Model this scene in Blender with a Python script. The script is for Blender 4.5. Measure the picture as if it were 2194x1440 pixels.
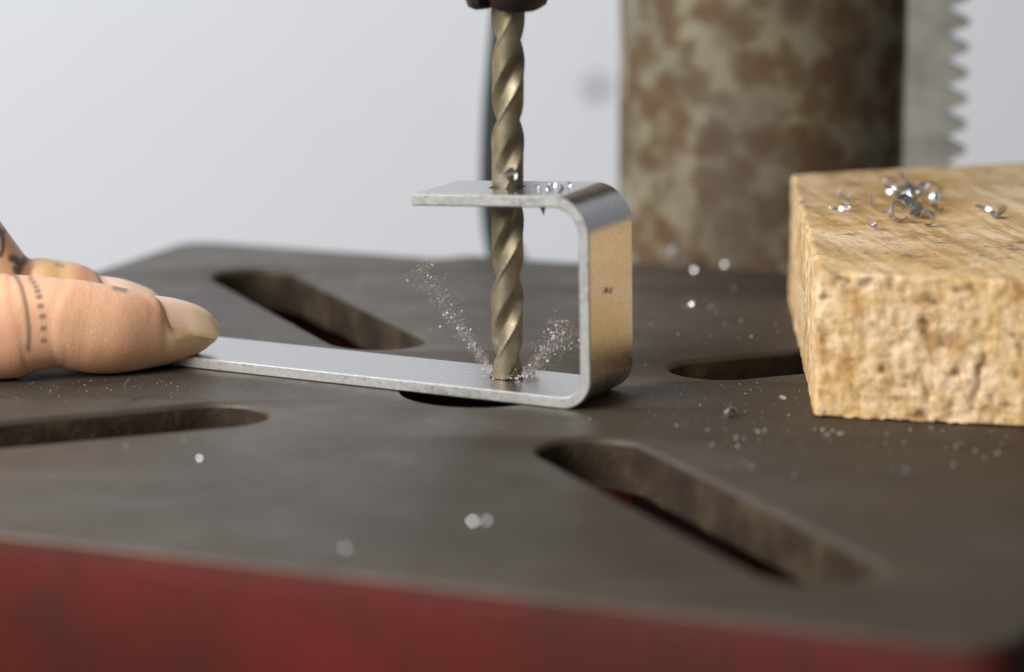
import bpy, bmesh, math, random
import numpy as np
from mathutils import Vector, Matrix, noise, geometry

for o in list(bpy.data.objects):
    bpy.data.objects.remove(o)
scene = bpy.context.scene
col = scene.collection
rnd = random.Random(7)

# ------------------------------------------------------------------ camera, light, exposure
FPX, PITCH, ROLL = 6306.6, 0.2016, 0.0041
CX, CY = 1097.0, 720.0
CAM = np.array([0.00619, -0.50060, 0.112])
cam_data = bpy.data.cameras.new('camera')
cam = bpy.data.objects.new('camera', cam_data)
col.objects.link(cam)
cam_data.sensor_width = 36.0
cam_data.lens = FPX / 2194 * 36
cam_data.clip_start = 0.02
cam_data.clip_end = 50
_r = np.array([1.0, 0, 0])
_f = np.array([0, math.cos(PITCH), -math.sin(PITCH)])
_u = np.cross(_r, _f)
AR = _r * math.cos(ROLL) + _u * math.sin(ROLL)
AU = -_r * math.sin(ROLL) + _u * math.cos(ROLL)
AF = _f
cam.matrix_world = Matrix(((AR[0], AU[0], -AF[0], CAM[0]),
                           (AR[1], AU[1], -AF[1], CAM[1]),
                           (AR[2], AU[2], -AF[2], CAM[2]),
                           (0, 0, 0, 1)))
cam_data.dof.use_dof = True
cam_data.dof.focus_distance = 0.523
cam_data.dof.aperture_fstop = 9.0
scene.camera = cam

world = bpy.data.worlds.new('World')
scene.world = world
world.use_nodes = True
wb = world.node_tree.nodes['Background']
wb.inputs['Color'].default_value = (0.93, 0.97, 1.0, 1)
wb.inputs['Strength'].default_value = 0.15


def area_lamp(name, loc, target, sx, sy, power, colour):
    d = bpy.data.lights.new(name, 'AREA')
    d.shape = 'RECTANGLE'
    d.size, d.size_y, d.energy, d.color = sx, sy, power, colour
    o = bpy.data.objects.new(name, d)
    col.objects.link(o)
    o.location = loc
    o.rotation_euler = (Vector(target) - Vector(loc)).to_track_quat('-Z', 'Y').to_euler()
    return o


KEY = Vector((-0.62, -0.55, 0.50))
area_lamp('key_lamp', KEY, (0.0, 0.02, 0.0), 0.45, 0.45, 14.0, (1.0, 0.965, 0.91))
area_lamp('wall_fill', (-0.95, 0.0, 0.75), (-0.25, 0.62, 0.10), 0.5, 0.5, 9.5, (0.86, 0.93, 1.0))  # unseen fill light, added to brighten the wall towards the left

scene.view_settings.view_transform = 'Standard'
scene.view_settings.look = 'None'
scene.view_settings.exposure = 0.0
scene.view_settings.gamma = 1.0
scene.view_settings.use_curve_mapping = False


# ------------------------------------------------------------------ pixel -> direction helpers
def ray(px, py):
    return (px - CX) / FPX * AR - (py - CY) / FPX * AU + AF


def on_z(px, py, z=0.0):
    d = ray(px, py)
    return CAM + d * ((z - CAM[2]) / d[2])


def on_y(px, py, y):
    d = ray(px, py)
    return CAM + d * ((y - CAM[1]) / d[1])


def proj(P):
    v = np.asarray(P) - CAM
    d = v @ AF
    return np.stack([CX + FPX * (v @ AR) / d, CY - FPX * (v @ AU) / d], -1)


# ------------------------------------------------------------------ object helpers
def link(name, me, mats=None, parent=None, smooth=False):
    o = bpy.data.objects.new(name, me)
    col.objects.link(o)
    if mats:
        for m in (mats if isinstance(mats, (list, tuple)) else [mats]):
            me.materials.append(m)
    if parent:
        o.parent = parent
        o.matrix_parent_inverse = Matrix.Translation(-parent.location) if parent.parent is None else Matrix()
    if smooth:
        me.polygons.foreach_set('use_smooth', [True] * len(me.polygons))
    return o


def mesh_py(verts, faces):
    me = bpy.data.meshes.new('mesh')
    me.from_pydata([tuple(v) for v in verts], [], [tuple(f) for f in faces])
    me.update()
    return me


def fix_normals(me):
    bm = bmesh.new()
    bm.from_mesh(me)
    bmesh.ops.recalc_face_normals(bm, faces=bm.faces)
    bm.to_mesh(me)
    bm.free()


def bake(o):
    dg = bpy.context.evaluated_depsgraph_get()
    dg.update()
    me = bpy.data.meshes.new_from_object(o.evaluated_get(dg))
    o.modifiers.clear()
    o.data = me
    return me


def tag(o, label=None, cat=None, group=None, kind=None):
    if label: o['label'] = label
    if cat: o['category'] = cat
    if group: o['group'] = group
    if kind: o['kind'] = kind
    return o


def empty(name, loc):
    o = bpy.data.objects.new(name, None)
    col.objects.link(o)
    o.location = loc
    o.empty_display_size = 0.01
    return o


def smooth_by_angle(me, deg):
    me.polygons.foreach_set('use_smooth', [True] * len(me.polygons))
    me.set_sharp_from_angle(angle=math.radians(deg))


def lathe(profile, n=64, centre=(0, 0, 0)):
    v, f = [], []
    for r, z in profile:
        for i in range(n):
            a = 2 * math.pi * i / n
            v.append((centre[0] + r * math.cos(a), centre[1] + r * math.sin(a), centre[2] + z))
    for k in range(len(profile) - 1):
        for i in range(n):
            j = (i + 1) % n
            f.append((k * n + i, k * n + j, (k + 1) * n + j, (k + 1) * n + i))
    f.append(tuple(range(n))[::-1])
    f.append(tuple((len(profile) - 1) * n + i for i in range(n)))
    return mesh_py(v, f)


def tube(path, rad, n=20):
    path = [Vector(p) for p in path]
    v, f = [], []
    for k, p in enumerate(path):
        t = (path[min(k + 1, len(path) - 1)] - path[max(k - 1, 0)]).normalized()
        a = t.cross(Vector((0, 1, 0.01))).normalized()
        b = a.cross(t)
        for i in range(n):
            q = 2 * math.pi * i / n
            v.append(p + (a * math.cos(q) + b * math.sin(q)) * rad)
    for k in range(len(path) - 1):
        for i in range(n):
            j = (i + 1) % n
            f.append((k * n + i, k * n + j, (k + 1) * n + j, (k + 1) * n + i))
    f.append(tuple(range(n))[::-1])
    f.append(tuple((len(path) - 1) * n + i for i in range(n)))
    return mesh_py(v, f)


def catmull(pts, m):
    pts = [np.asarray(p, float) for p in pts]
    P = [2 * pts[0] - pts[1]] + pts + [2 * pts[-1] - pts[-2]]
    out = []
    for i in range(1, len(P) - 2):
        for k in range(m):
            t = k / m
            a, b, c, d = P[i - 1], P[i], P[i + 1], P[i + 2]
            out.append(0.5 * (2 * b + (c - a) * t + (2 * a - 5 * b + 4 * c - d) * t * t + (3 * b - a - 3 * c + d) * t ** 3))
    out.append(pts[-1])
    return out


# ------------------------------------------------------------------ material helpers
class NT:
    def __init__(self, name):
        self.m = bpy.data.materials.new(name)
        self.m.use_nodes = True
        self.t = self.m.node_tree
        self.b = self.t.nodes['Principled BSDF']
        self.co = self.t.nodes.new('ShaderNodeTexCoord').outputs['Object']

    def n(self, typ, **kw):
        nd = self.t.nodes.new(typ)
        for k, v in kw.items():
            setattr(nd, k, v)
        return nd

    def l(self, a, b):
        self.t.links.new(a, b)

    def noise(self, scale, detail=4, rough=0.55, co=None, dist=0.0):
        nd = self.n('ShaderNodeTexNoise')
        nd.inputs['Scale'].default_value = scale
        nd.inputs['Detail'].default_value = detail
        nd.inputs['Roughness'].default_value = rough
        nd.inputs['Distortion'].default_value = dist
        self.l(co if co is not None else self.co, nd.inputs['Vector'])
        return nd.outputs['Fac']

    def scaled(self, s, rot=(0, 0, 0)):
        nd = self.n('ShaderNodeMapping', vector_type='TEXTURE')
        nd.inputs['Scale'].default_value = tuple(1 / x for x in s)
        nd.inputs['Rotation'].default_value = rot
        self.l(self.co, nd.inputs['Vector'])
        return nd.outputs['Vector']

    def ramp(self, fac, stops, interp='LINEAR'):
        nd = self.n('ShaderNodeValToRGB')
        nd.color_ramp.interpolation = interp
        e = nd.color_ramp.elements
        while len(e) < len(stops):
            e.new(0.5)
        for el, (p, c) in zip(e, stops):
            el.position = p
            el.color = (c[0], c[1], c[2], 1) if isinstance(c, (tuple, list)) else (c, c, c, 1)
        self.l(fac, nd.inputs['Fac'])
        return nd.outputs['Color']

    def mix(self, fac, a, b, mode='MIX'):
        nd = self.n('ShaderNodeMix', data_type='RGBA', blend_type=mode)
        for s, v in ((nd.inputs[0], fac), (nd.inputs[6], a), (nd.inputs[7], b)):
            if hasattr(v, 'links') or hasattr(v, 'is_linked'):
                self.l(v, s)
            elif isinstance(v, (tuple, list)):
                s.default_value = (v[0], v[1], v[2], 1)
            else:
                s.default_value = v
        return nd.outputs[2]

    def math(self, op, a, b=0.0, clamp=False):
        nd = self.n('ShaderNodeMath', operation=op, use_clamp=clamp)
        for s, v in ((nd.inputs[0], a), (nd.inputs[1], b)):
            if hasattr(v, 'is_linked'):
                self.l(v, s)
            else:
                s.default_value = v
        return nd.outputs[0]

    def bump(self, h, strength, dist, prev=None):
        nd = self.n('ShaderNodeBump')
        nd.inputs['Strength'].default_value = strength
        nd.inputs['Distance'].default_value = dist
        self.l(h, nd.inputs['Height'])
        if prev is not None:
            self.l(prev, nd.inputs['Normal'])
        return nd.outputs['Normal']

    def set(self, **kw):
        for k, v in kw.items():
            s = self.b.inputs[k.replace('_', ' ')]
            if hasattr(v, 'is_linked'):
                self.l(v, s)
            elif isinstance(v, (tuple, list)) and len(v) == 3 and s.type == 'RGBA':
                s.default_value = (*v, 1)
            else:
                s.default_value = v
        return self.m


def mat_iron():
    t = NT('machined_cast_iron')
    big = t.noise(14, 5, 0.6)
    mid = t.noise(95, 5, 0.62)
    fine = t.noise(2600, 3, 0.6)
    c = t.ramp(big, [(0.30, (0.058, 0.050, 0.043)), (0.50, (0.070, 0.060, 0.050)), (0.72, (0.056, 0.044, 0.032))])
    c = t.mix(t.ramp(mid, [(0.42, 0.0), (0.66, 0.75)]), c, (0.050, 0.038, 0.026))
    c = t.mix(t.ramp(t.noise(33, 6, 0.7), [(0.50, 0.0), (0.66, 0.55)]), c, (0.044, 0.031, 0.019))
    scr = t.noise(260, 4, 0.6, co=t.scaled((3.2, 0.10, 1.0), (0, 0, math.radians(38))))
    c = t.mix(t.ramp(scr, [(0.62, 0.0), (0.70, 0.5)]), c, (0.13, 0.12, 0.11))
    # brown darkening painted towards the right, imitating weaker light there, broken by noise
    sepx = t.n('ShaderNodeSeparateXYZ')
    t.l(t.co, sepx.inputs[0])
    right_shade = t.math('ADD', t.math('MULTIPLY', sepx.outputs['X'], 4.2), t.math('MULTIPLY', t.noise(22, 5, 0.65), 0.9))
    right_shade = t.ramp(right_shade, [(0.28, 0.0), (0.85, 0.8)])
    c = t.mix(right_shade, c, (0.031, 0.021, 0.014))
    pit = t.ramp(fine, [(0.34, 1.0), (0.44, 0.0)])
    c = t.mix(t.math('MULTIPLY', pit, 0.5), c, (0.03, 0.027, 0.024))
    w = t.n('ShaderNodeTexWave', wave_type='RINGS', rings_direction='Z', wave_profile='SIN')
    w.inputs['Scale'].default_value = 380
    w.inputs['Distortion'].default_value = 1.2
    w.inputs['Detail'].default_value = 2
    w.inputs['Detail Scale'].default_value = 0.3
    t.l(t.co, w.inputs['Vector'])
    nrm = t.bump(w.outputs['Fac'], 0.10, 0.0001)
    nrm = t.bump(fine, 0.35, 0.00012, nrm)
    nrm = t.bump(mid, 0.16, 0.0006, nrm)
    nrm = t.bump(scr, 0.10, 0.0002, nrm)
    rough = t.math('ADD', t.ramp(t.noise(60, 5, 0.65), [(0.3, 0.38), (0.7, 0.54)]), t.math('MULTIPLY', right_shade, 0.16))
    return t.set(Base_Color=c, Roughness=rough, Metallic=0.0, Specular_IOR_Level=0.37, Specular_Tint=(1.0, 0.90, 0.79), Normal=nrm)


def mat_slot_wall():
    t = NT('rough_cast_slot_wall')
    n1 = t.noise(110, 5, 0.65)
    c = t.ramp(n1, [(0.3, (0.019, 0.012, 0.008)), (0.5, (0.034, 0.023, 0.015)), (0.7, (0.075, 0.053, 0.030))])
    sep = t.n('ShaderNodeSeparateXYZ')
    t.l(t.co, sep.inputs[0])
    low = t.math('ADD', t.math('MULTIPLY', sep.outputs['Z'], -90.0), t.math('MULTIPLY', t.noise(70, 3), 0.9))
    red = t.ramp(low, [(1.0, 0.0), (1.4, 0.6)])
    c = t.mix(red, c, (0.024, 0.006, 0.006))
    nrm = t.bump(t.noise(700, 5, 0.6), 0.6, 0.0006)
    return t.set(Base_Color=c, Roughness=0.8, Specular_IOR_Level=0.12, Normal=nrm)


def mat_red():
    t = NT('worn_red_paint')
    n1 = t.noise(16, 5, 0.6)
    n2 = t.noise(60, 5, 0.62)
    c = t.ramp(n1, [(0.34, (0.120, 0.0125, 0.0115)), (0.50, (0.083, 0.0125, 0.0095)), (0.60, (0.062, 0.0145, 0.0095)), (0.72, (0.042, 0.0155, 0.009))])
    c = t.mix(t.ramp(n2, [(0.55, 0.0), (0.75, 0.6)]), c, (0.032, 0.014, 0.009))
    # oily, paint-poor band close under the machined edge
    sep = t.n('ShaderNodeSeparateXYZ')
    t.l(t.co, sep.inputs[0])
    band = t.math('ADD', t.math('MULTIPLY', sep.outputs['Z'], 260.0), t.math('MULTIPLY', t.noise(45, 4), 2.2))
    c = t.mix(t.ramp(band, [(0.45, 0.0), (1.2, 0.45)]), c, (0.030, 0.014, 0.009))
    nrm = t.bump(t.noise(350, 4), 0.25, 0.0006)
    return t.set(Base_Color=c, Roughness=0.65, Specular_IOR_Level=0.18, Normal=nrm)


def mat_column():
    t = NT('rusty_steel_column')
    warp = t.n('ShaderNodeTexNoise')
    warp.inputs['Scale'].default_value = 110
    warp.inputs['Detail'].default_value = 3
    t.l(t.co, warp.inputs['Vector'])
    add = t.n('ShaderNodeVectorMath', operation='MULTIPLY_ADD')
    t.l(warp.outputs['Color'], add.inputs[0])
    add.inputs[1].default_value = (0.009, 0.009, 0.012)
    t.l(t.co, add.inputs[2])
    v = t.n('ShaderNodeTexVoronoi', feature='SMOOTH_F1')
    v.inputs['Scale'].default_value = 125
    v.inputs['Smoothness'].default_value = 0.25
    v.inputs['Randomness'].default_value = 1.0
    t.l(add.outputs[0], v.inputs['Vector'])
    n1 = t.noise(40, 4, 0.6)
    n2 = t.noise(170, 5, 0.6)
    h = t.math('ADD', t.math('MULTIPLY', v.outputs['Distance'], 0.55), t.math('MULTIPLY', t.noise(150, 4, 0.55, dist=0.4), 0.85))
    h = t.math('ADD', h, t.math('MULTIPLY', n2, 0.32))
    c = t.ramp(h, [(0.70, (0.090, 0.046, 0.015)), (0.82, (0.112, 0.070, 0.030)), (0.90, (0.138, 0.110, 0.062)), (1.0, (0.220, 0.195, 0.130))])
    c = t.mix(t.ramp(t.noise(26, 3), [(0.42, 0.0), (0.66, 0.7)]), c, (0.066, 0.046, 0.032))
    nrm = t.bump(n2, 0.3, 0.0005)
    return t.set(Base_Color=c, Roughness=t.ramp(h, [(0.80, 0.75), (1.0, 0.5)]), Metallic=0.0, Normal=nrm)


def mat_rack():
    t = NT('grey_steel_rack')
    c = t.ramp(t.noise(130, 5, 0.65), [(0.35, (0.27, 0.275, 0.25)), (0.6, (0.40, 0.405, 0.37)), (0.75, (0.26, 0.23, 0.19))])
    return t.set(Base_Color=c, Roughness=0.55, Metallic=0.1, Normal=t.bump(t.noise(500), 0.2, 0.0004))


def mat_aluminium():
    t = NT('bright_aluminium_strip')
    st = t.noise(900, 3, 0.5, co=t.scaled((0.08, 2.0, 2.0), (0, 0, math.radians(-25.54))))
    sp = t.noise(900, 4, 0.6)
    c = t.ramp(sp, [(0.25, (0.36, 0.35, 0.35)), (0.36, (0.57, 0.57, 0.58)), (0.8, (0.63, 0.63, 0.645))])
    ro = t.ramp(st, [(0.3, 0.21), (0.7, 0.31)])
    return t.set(Base_Color=c, Metallic=1.0, Roughness=ro, Normal=t.bump(st, 0.06, 0.0001))


def mat_aluminium_edge():
    t = NT('sawn_aluminium_edge')
    sp = t.noise(1500, 4, 0.65)
    c = t.ramp(sp, [(0.28, (0.25, 0.24, 0.24)), (0.42, (0.42, 0.415, 0.41)), (0.75, (0.50, 0.495, 0.49))])
    ro = t.ramp(t.noise(700, 3), [(0.3, 0.38), (0.7, 0.58)])
    return t.set(Base_Color=c, Metallic=0.85, Roughness=ro, Normal=t.bump(sp, 0.25, 0.00015))


def mat_drill():
    t = NT('bronze_coated_drill_steel')
    n = t.noise(350, 4, 0.6)
    c = t.ramp(n, [(0.3, (0.19, 0.155, 0.10)), (0.6, (0.27, 0.23, 0.155)), (0.8, (0.34, 0.30, 0.225))])
    return t.set(Base_Color=c, Metallic=0.8, Roughness=t.ramp(t.noise(900, 3), [(0.3, 0.50), (0.7, 0.64)]), Normal=t.bump(n, 0.15, 0.0002))


def mat_plain(name, c, rough, metal=0.0, var=0.25, scale=200, bump=0.1):
    t = NT(name)
    n = t.noise(scale, 4, 0.6)
    a = tuple(x * (1 - var) for x in c)
    b = tuple(x * (1 + var) for x in c)
    return t.set(Base_Color=t.ramp(n, [(0.3, a), (0.7, b)]), Roughness=rough, Metallic=metal, Normal=t.bump(n, bump, 0.0004))


def mat_wall():
    t = NT('white_painted_wall')
    n = t.noise(2.5, 4)
    c = t.ramp(n, [(0.3, (0.735, 0.752, 0.79)), (0.7, (0.765, 0.782, 0.82))])
    P = on_y(1279, 190, 0.62)                      # small grey scuff on the paint
    d = t.n('ShaderNodeVectorMath', operation='DISTANCE')
    t.l(t.co, d.inputs[0])
    d.inputs[1].default_value = tuple(P)
    spot = t.ramp(t.math('ADD', t.math('MULTIPLY', d.outputs['Value'], 100.0), t.math('MULTIPLY', t.noise(160, 3), 0.25)), [(0.34, 0.95), (0.70, 0.0)])
    c = t.mix(spot, c, (0.18, 0.18, 0.19))
    return t.set(Base_Color=c, Roughness=0.85, Normal=t.bump(t.noise(60, 4), 0.1, 0.002))


def mat_skin():
    t = NT('skin')
    a = t.n('ShaderNodeAttribute', attribute_name='tone')
    ink = t.n('ShaderNodeAttribute', attribute_name='ink')
    mott = t.noise(330, 4, 0.6)
    c = t.mix(t.ramp(mott, [(0.40, 0.0), (0.72, 0.20)]), a.outputs['Color'], (0.66, 0.27, 0.16))
    c = t.mix(ink.outputs['Fac'], c, (0.075, 0.078, 0.085))
    v = t.n('ShaderNodeTexVoronoi', feature='DISTANCE_TO_EDGE')
    v.inputs['Scale'].default_value = 1700
    t.l(t.scaled((0.75, 1, 1.3)), v.inputs['Vector'])
    cr = t.ramp(v.outputs['Distance'], [(0.0, 0.0), (0.12, 1.0)])
    nrm = t.bump(cr, 0.22, 0.00012)
    nrm = t.bump(t.noise(700, 5, 0.65), 0.22, 0.0003, nrm)
    m = t.set(Base_Color=c, Roughness=0.42, Normal=nrm, Subsurface_Weight=0.30, Subsurface_Scale=0.0022,
              Specular_IOR_Level=0.42)
    t.b.inputs['Subsurface Radius'].default_value = (1.0, 0.42, 0.25)
    return m


def mat_nail():
    t = NT('finger_nail')
    a = t.n('ShaderNodeAttribute', attribute_name='tone')
    m = t.set(Base_Color=a.outputs['Color'], Roughness=0.27, Subsurface_Weight=0.15, Subsurface_Scale=0.0015,
              Specular_IOR_Level=0.5, Normal=t.bump(t.noise(260, 3), 0.08, 0.0004))
    t.b.inputs['Subsurface Radius'].default_value = (1.0, 0.5, 0.35)
    return m


def mat_wood():
    t = NT('pale_sawn_wood')
    a = t.n('ShaderNodeAttribute', attribute_name='pit')
    saw = t.noise(190, 5, 0.65, co=t.scaled((2.4, 0.13, 1.0), (0, 0, math.radians(11))))
    big = t.noise(34, 5, 0.62)
    mid = t.noise(190, 5, 0.68)
    fine = t.noise(620, 5, 0.7)
    c = t.ramp(big, [(0.34, (0.56, 0.325, 0.105)), (0.47, (0.68, 0.455, 0.20)), (0.60, (0.80, 0.60, 0.38))])
    c = t.mix(t.ramp(saw, [(0.47, 0.0), (0.60, 0.7)]), c, (0.43, 0.25, 0.085))
    c = t.mix(t.ramp(mid, [(0.52, 0.0), (0.66, 0.7)]), c, (0.86, 0.67, 0.48))
    c = t.mix(t.ramp(fine, [(0.52, 0.0), (0.66, 0.55)]), c, (0.38, 0.20, 0.07))
    stain = t.ramp(t.noise(85, 6, 0.75), [(0.53, 0.0), (0.64, 0.75)])
    c = t.mix(stain, c, (0.40, 0.20, 0.055))
    grime = t.ramp(t.noise(190, 5, 0.68, co=t.scaled((0.55, 0.9, 1.0), (0, 0, 0.25))), [(0.615, 0.0), (0.66, 0.8)])
    c = t.mix(grime, c, (0.17, 0.135, 0.10))
    c = t.mix(t.ramp(a.outputs['Fac'], [(0.12, 0.0), (0.9, 0.85)]), c, (0.17, 0.07, 0.022))
    nrm = t.bump(fine, 0.5, 0.0006)
    nrm = t.bump(saw, 0.35, 0.0006, nrm)
    return t.set(Base_Color=c, Roughness=0.72, Normal=nrm, Specular_IOR_Level=0.3)


M = dict(iron=mat_iron(), slot=mat_slot_wall(), red=mat_red(), column=mat_column(), rack=mat_rack(),
         alu=mat_aluminium(), edge=mat_aluminium_edge(), drill=mat_drill(), wall=mat_wall(), skin=mat_skin(),
         nail=mat_nail(), wood=mat_wood(),
         chuck=mat_plain('oily_dark_chuck_steel', (0.030, 0.018, 0.016), 0.5, 0.4),
         head=mat_plain('red_painted_head', (0.26, 0.035, 0.03), 0.45),
         cord=mat_plain('black_rubber', (0.012, 0.014, 0.015), 0.6),
         bench=mat_plain('dark_bench_top', (0.022, 0.019, 0.018), 0.7, scale=20),
         chip=mat_plain('bright_aluminium_shaving', (0.62, 0.62, 0.64), 0.32, 1.0, 0.1, 900, 0.1),
         dust=mat_plain('aluminium_dust', (0.50, 0.45, 0.44), 0.6, 0.35, 0.1, 900, 0.0))

# ------------------------------------------------------------------ setting: wall and bench top
WY = 0.62
wall = link('wall', mesh_py([(-2.2, WY, -0.32), (2.2, WY, -0.32), (2.2, WY, 1.6), (-2.2, WY, 1.6),
                             (-2.2, WY + .1, -0.32), (2.2, WY + .1, -0.32), (2.2, WY + .1, 1.6), (-2.2, WY + .1, 1.6)],
                            [(0, 1, 2, 3), (5, 4, 7, 6), (4, 0, 3, 7), (1, 5, 6, 2), (3, 2, 6, 7), (4, 5, 1, 0)]), M['wall'])
tag(wall, kind='structure')
bench = link('workbench_top', mesh_py([(-1.2, -0.5, -0.32), (1.2, -0.5, -0.32), (1.2, WY, -0.32), (-1.2, WY, -0.32),
                                       (-1.2, -0.5, -0.36), (1.2, -0.5, -0.36), (1.2, WY, -0.36), (-1.2, WY, -0.36)],
                                      [(0, 1, 2, 3), (7, 6, 5, 4), (4, 5, 1, 0), (5, 6, 2, 1), (6, 7, 3, 2), (7, 4, 0, 3)]), M['bench'])
tag(bench, kind='structure')

# ------------------------------------------------------------------ drill press
TH = math.radians(113.714)
EF = np.array([math.cos(TH + 3 * math.pi / 4), math.sin(TH + 3 * math.pi / 4)])     # towards the front edge
ER = np.array([math.cos(TH - 3 * math.pi / 4), math.sin(TH - 3 * math.pi / 4)])     # towards the right edge
COLUMN = -EF * 0.1735 + ER * -0.0006
press = empty('drill_press', (COLUMN[0], COLUMN[1], -0.32))
tag(press, 'bench drill press with slotted dark iron table, red painted sides and rusty round column', 'drill press')


def tabpt(f, r):
    q = EF * f + ER * r
    return (q[0], q[1])


def rounded(corners, seg=8):
    """corners: (f, r, radius) in order; returns polygon points in world xy"""
    out = []
    n = len(corners)
    for i in range(n):
        p0, p1, p2 = (np.array(corners[(i + k) % n][:2]) for k in (-1, 0, 1))
        rad = corners[i][2]
        a = (p0 - p1) / np.linalg.norm(p0 - p1)
        b = (p2 - p1) / np.linalg.norm(p2 - p1)
        ang = math.acos(max(-1, min(1, a @ b)))
        d = rad / math.tan(ang / 2)
        c = p1 + (a + b) / np.linalg.norm(a + b) * rad / math.sin(ang / 2)
        s, e = p1 + a * d - c, p1 + b * d - c
        t0, t1 = math.atan2(s[1], s[0]), math.atan2(e[1], e[0])
        dt = (t1 - t0 + math.pi) % (2 * math.pi) - math.pi
        for k in range(seg + 1):
            t = t0 + dt * k / seg
            out.append(tabpt(*(c + rad * np.array([math.cos(t), math.sin(t)]))))
    return out


def resample(poly, step):
    out = []
    for i in range(len(poly)):
        a, b = np.array(poly[i]), np.array(poly[(i + 1) % len(poly)])
        k = max(1, int(np.linalg.norm(b - a) / step))
        for j in range(k):
            out.append(tuple(a + (b - a) * j / k))
    return out


def offset_loop(poly, d):
    """move each point along the loop's left normal by d"""
    P = np.array(poly)
    t = np.roll(P, -1, 0) - np.roll(P, 1, 0)
    t /= np.linalg.norm(t, axis=1)[:, None]
    return P + np.stack([-t[:, 1], t[:, 0]], 1) * d


def area2(poly):
    P = np.array(poly)
    Q = np.roll(P, -1, 0)
    return (P[:, 0] * Q[:, 1] - Q[:, 0] * P[:, 1]).sum()


outer = rounded([(0.1125, -0.118, 0.007), (0.1125, 0.118, 0.007), (-0.119, 0.118, 0.007), (-0.119, 0.060, 0.004),
                 (-0.131, 0.056, 0.004), (-0.131, -0.024, 0.004), (-0.1255, -0.028, 0.004), (-0.1255, -0.052, 0.004), (-0.119, -0.058, 0.004), (-0.119, -0.118, 0.007)])
if area2(outer) < 0:
    outer = outer[::-1]
outer = resample(outer, 0.01)
holes = []
for k in range(4):
    a = TH + k * math.pi / 2
    ca, sa = math.cos(a), math.sin(a)
    pts = []
    rr1, rr2, hw = 0.0479, 0.1191, 0.00917
    for i in range(25):
        q = -math.pi / 2 + math.pi * i / 24
        pts.append((rr2 + hw * math.cos(q), hw * math.sin(q)))
    for i in range(25):
        q = math.pi / 2 + math.pi * i / 24
        pts.append((rr1 + hw * math.cos(q), hw * math.sin(q)))
    holes.append(resample([(x * ca - y * sa, x * sa + y * ca) for x, y in pts], 0.0025))
holes.append([(0.0133 * math.cos(2 * math.pi * i / 72), 0.0133 * math.sin(2 * math.pi * i / 72)) for i in range(72)])

verts, faces, fmat = [], [], []


def ring(loop, z):
    s = len(verts)
    verts.extend((x, y, (z(x, y) if callable(z) else z)) for x, y in loop)
    return list(range(s, s + len(loop)))


def bridge(a, b, mi, flip=False):
    n = len(a)
    for i in range(n):
        j = (i + 1) % n
        q = (a[i], a[j], b[j], b[i])
        faces.append(q[::-1] if flip else q)
        fmat.append(mi)


def jag(loop, seed, amp):
    """slightly uneven cast edge"""
    P = np.array(loop)
    t = np.roll(P, -1, 0) - np.roll(P, 1, 0)
    t /= np.linalg.norm(t, axis=1)[:, None]
    nn = np.stack([-t[:, 1], t[:, 0]], 1)
    am = np.array([noise.noise(Vector((x * 260, y * 260, seed))) * amp + noise.noise(Vector((x * 900, y * 900, seed))) * amp * 0.5 for x, y in loop])
    return P + nn * am[:, None]


PLATE = 0.0085
top_loops, bot_loops = [], []
# outer rim: bevel, then painted side going down
B = 0.0006
o_top = ring(offset_loop(outer, B), 0.0)
o_mid = ring(offset_loop(outer, B * 0.3), -B * 0.3)
o_b = ring(outer, -B)
o_b2 = ring(offset_loop(outer, -0.0006), -0.0045)
o_c = ring(offset_loop(outer, -0.0008), -0.030)
o_d = ring(offset_loop(outer, 0.002), -0.034)
o_e = ring(offset_loop(outer, 0.008), -0.034)
o_f = ring(offset_loop(outer, 0.009), -PLATE)
bridge(o_mid, o_top, 0); bridge(o_b, o_mid, 0); bridge(o_b2, o_b, 1); bridge(o_c, o_b2, 1); bridge(o_d, o_c, 1); bridge(o_e, o_d, 1); bridge(o_f, o_e, 1)
tops, bots = [o_top], [o_f]
for hi, h in enumerate(holes):
    bv = 0.0010 if hi < 4 else 0.0004
    hj = jag(h, hi * 7.3, 0.00022 if hi < 4 else 0.00003)
    a = ring(offset_loop(hj, -bv), 0.0)
    m = ring(offset_loop(hj, -bv * 0.3), -bv * 0.3)
    b = ring(hj, -bv)
    mid = ring(jag(h, hi * 3.1 + 2, 0.0003 if hi < 4 else 0.0), -PLATE * 0.5)
    c = ring(jag(h, hi * 5.7 + 1, 0.00035 if hi < 4 else 0.0), (lambda x, y: -PLATE + noise.noise(Vector((x * 90, y * 90, 4.0))) * 0.0006))
    bridge(m, a, 0, False); bridge(b, m, 0, False); bridge(mid, b, 2, False); bridge(c, mid, 2, False)
    tops.append(a); bots.append(c)
for loops, up in ((tops, True), (bots, False)):
    tri = geometry.tessellate_polygon([[Vector((verts[i][0], verts[i][1], 0)) for i in lp] for lp in loops])
    flat = [i for lp in loops for i in lp]
    for t3 in tri:
        faces.append(tuple(flat[i] for i in t3))
        fmat.append(0 if up else 1)
me = mesh_py(verts, faces)
me.polygons.foreach_set('material_index', fmat)
fix_normals(me)
smooth_by_angle(me, 50)
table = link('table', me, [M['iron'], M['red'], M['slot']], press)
table['label'] = 'dark machined iron table with four diagonal slots and worn red sides'

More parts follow.
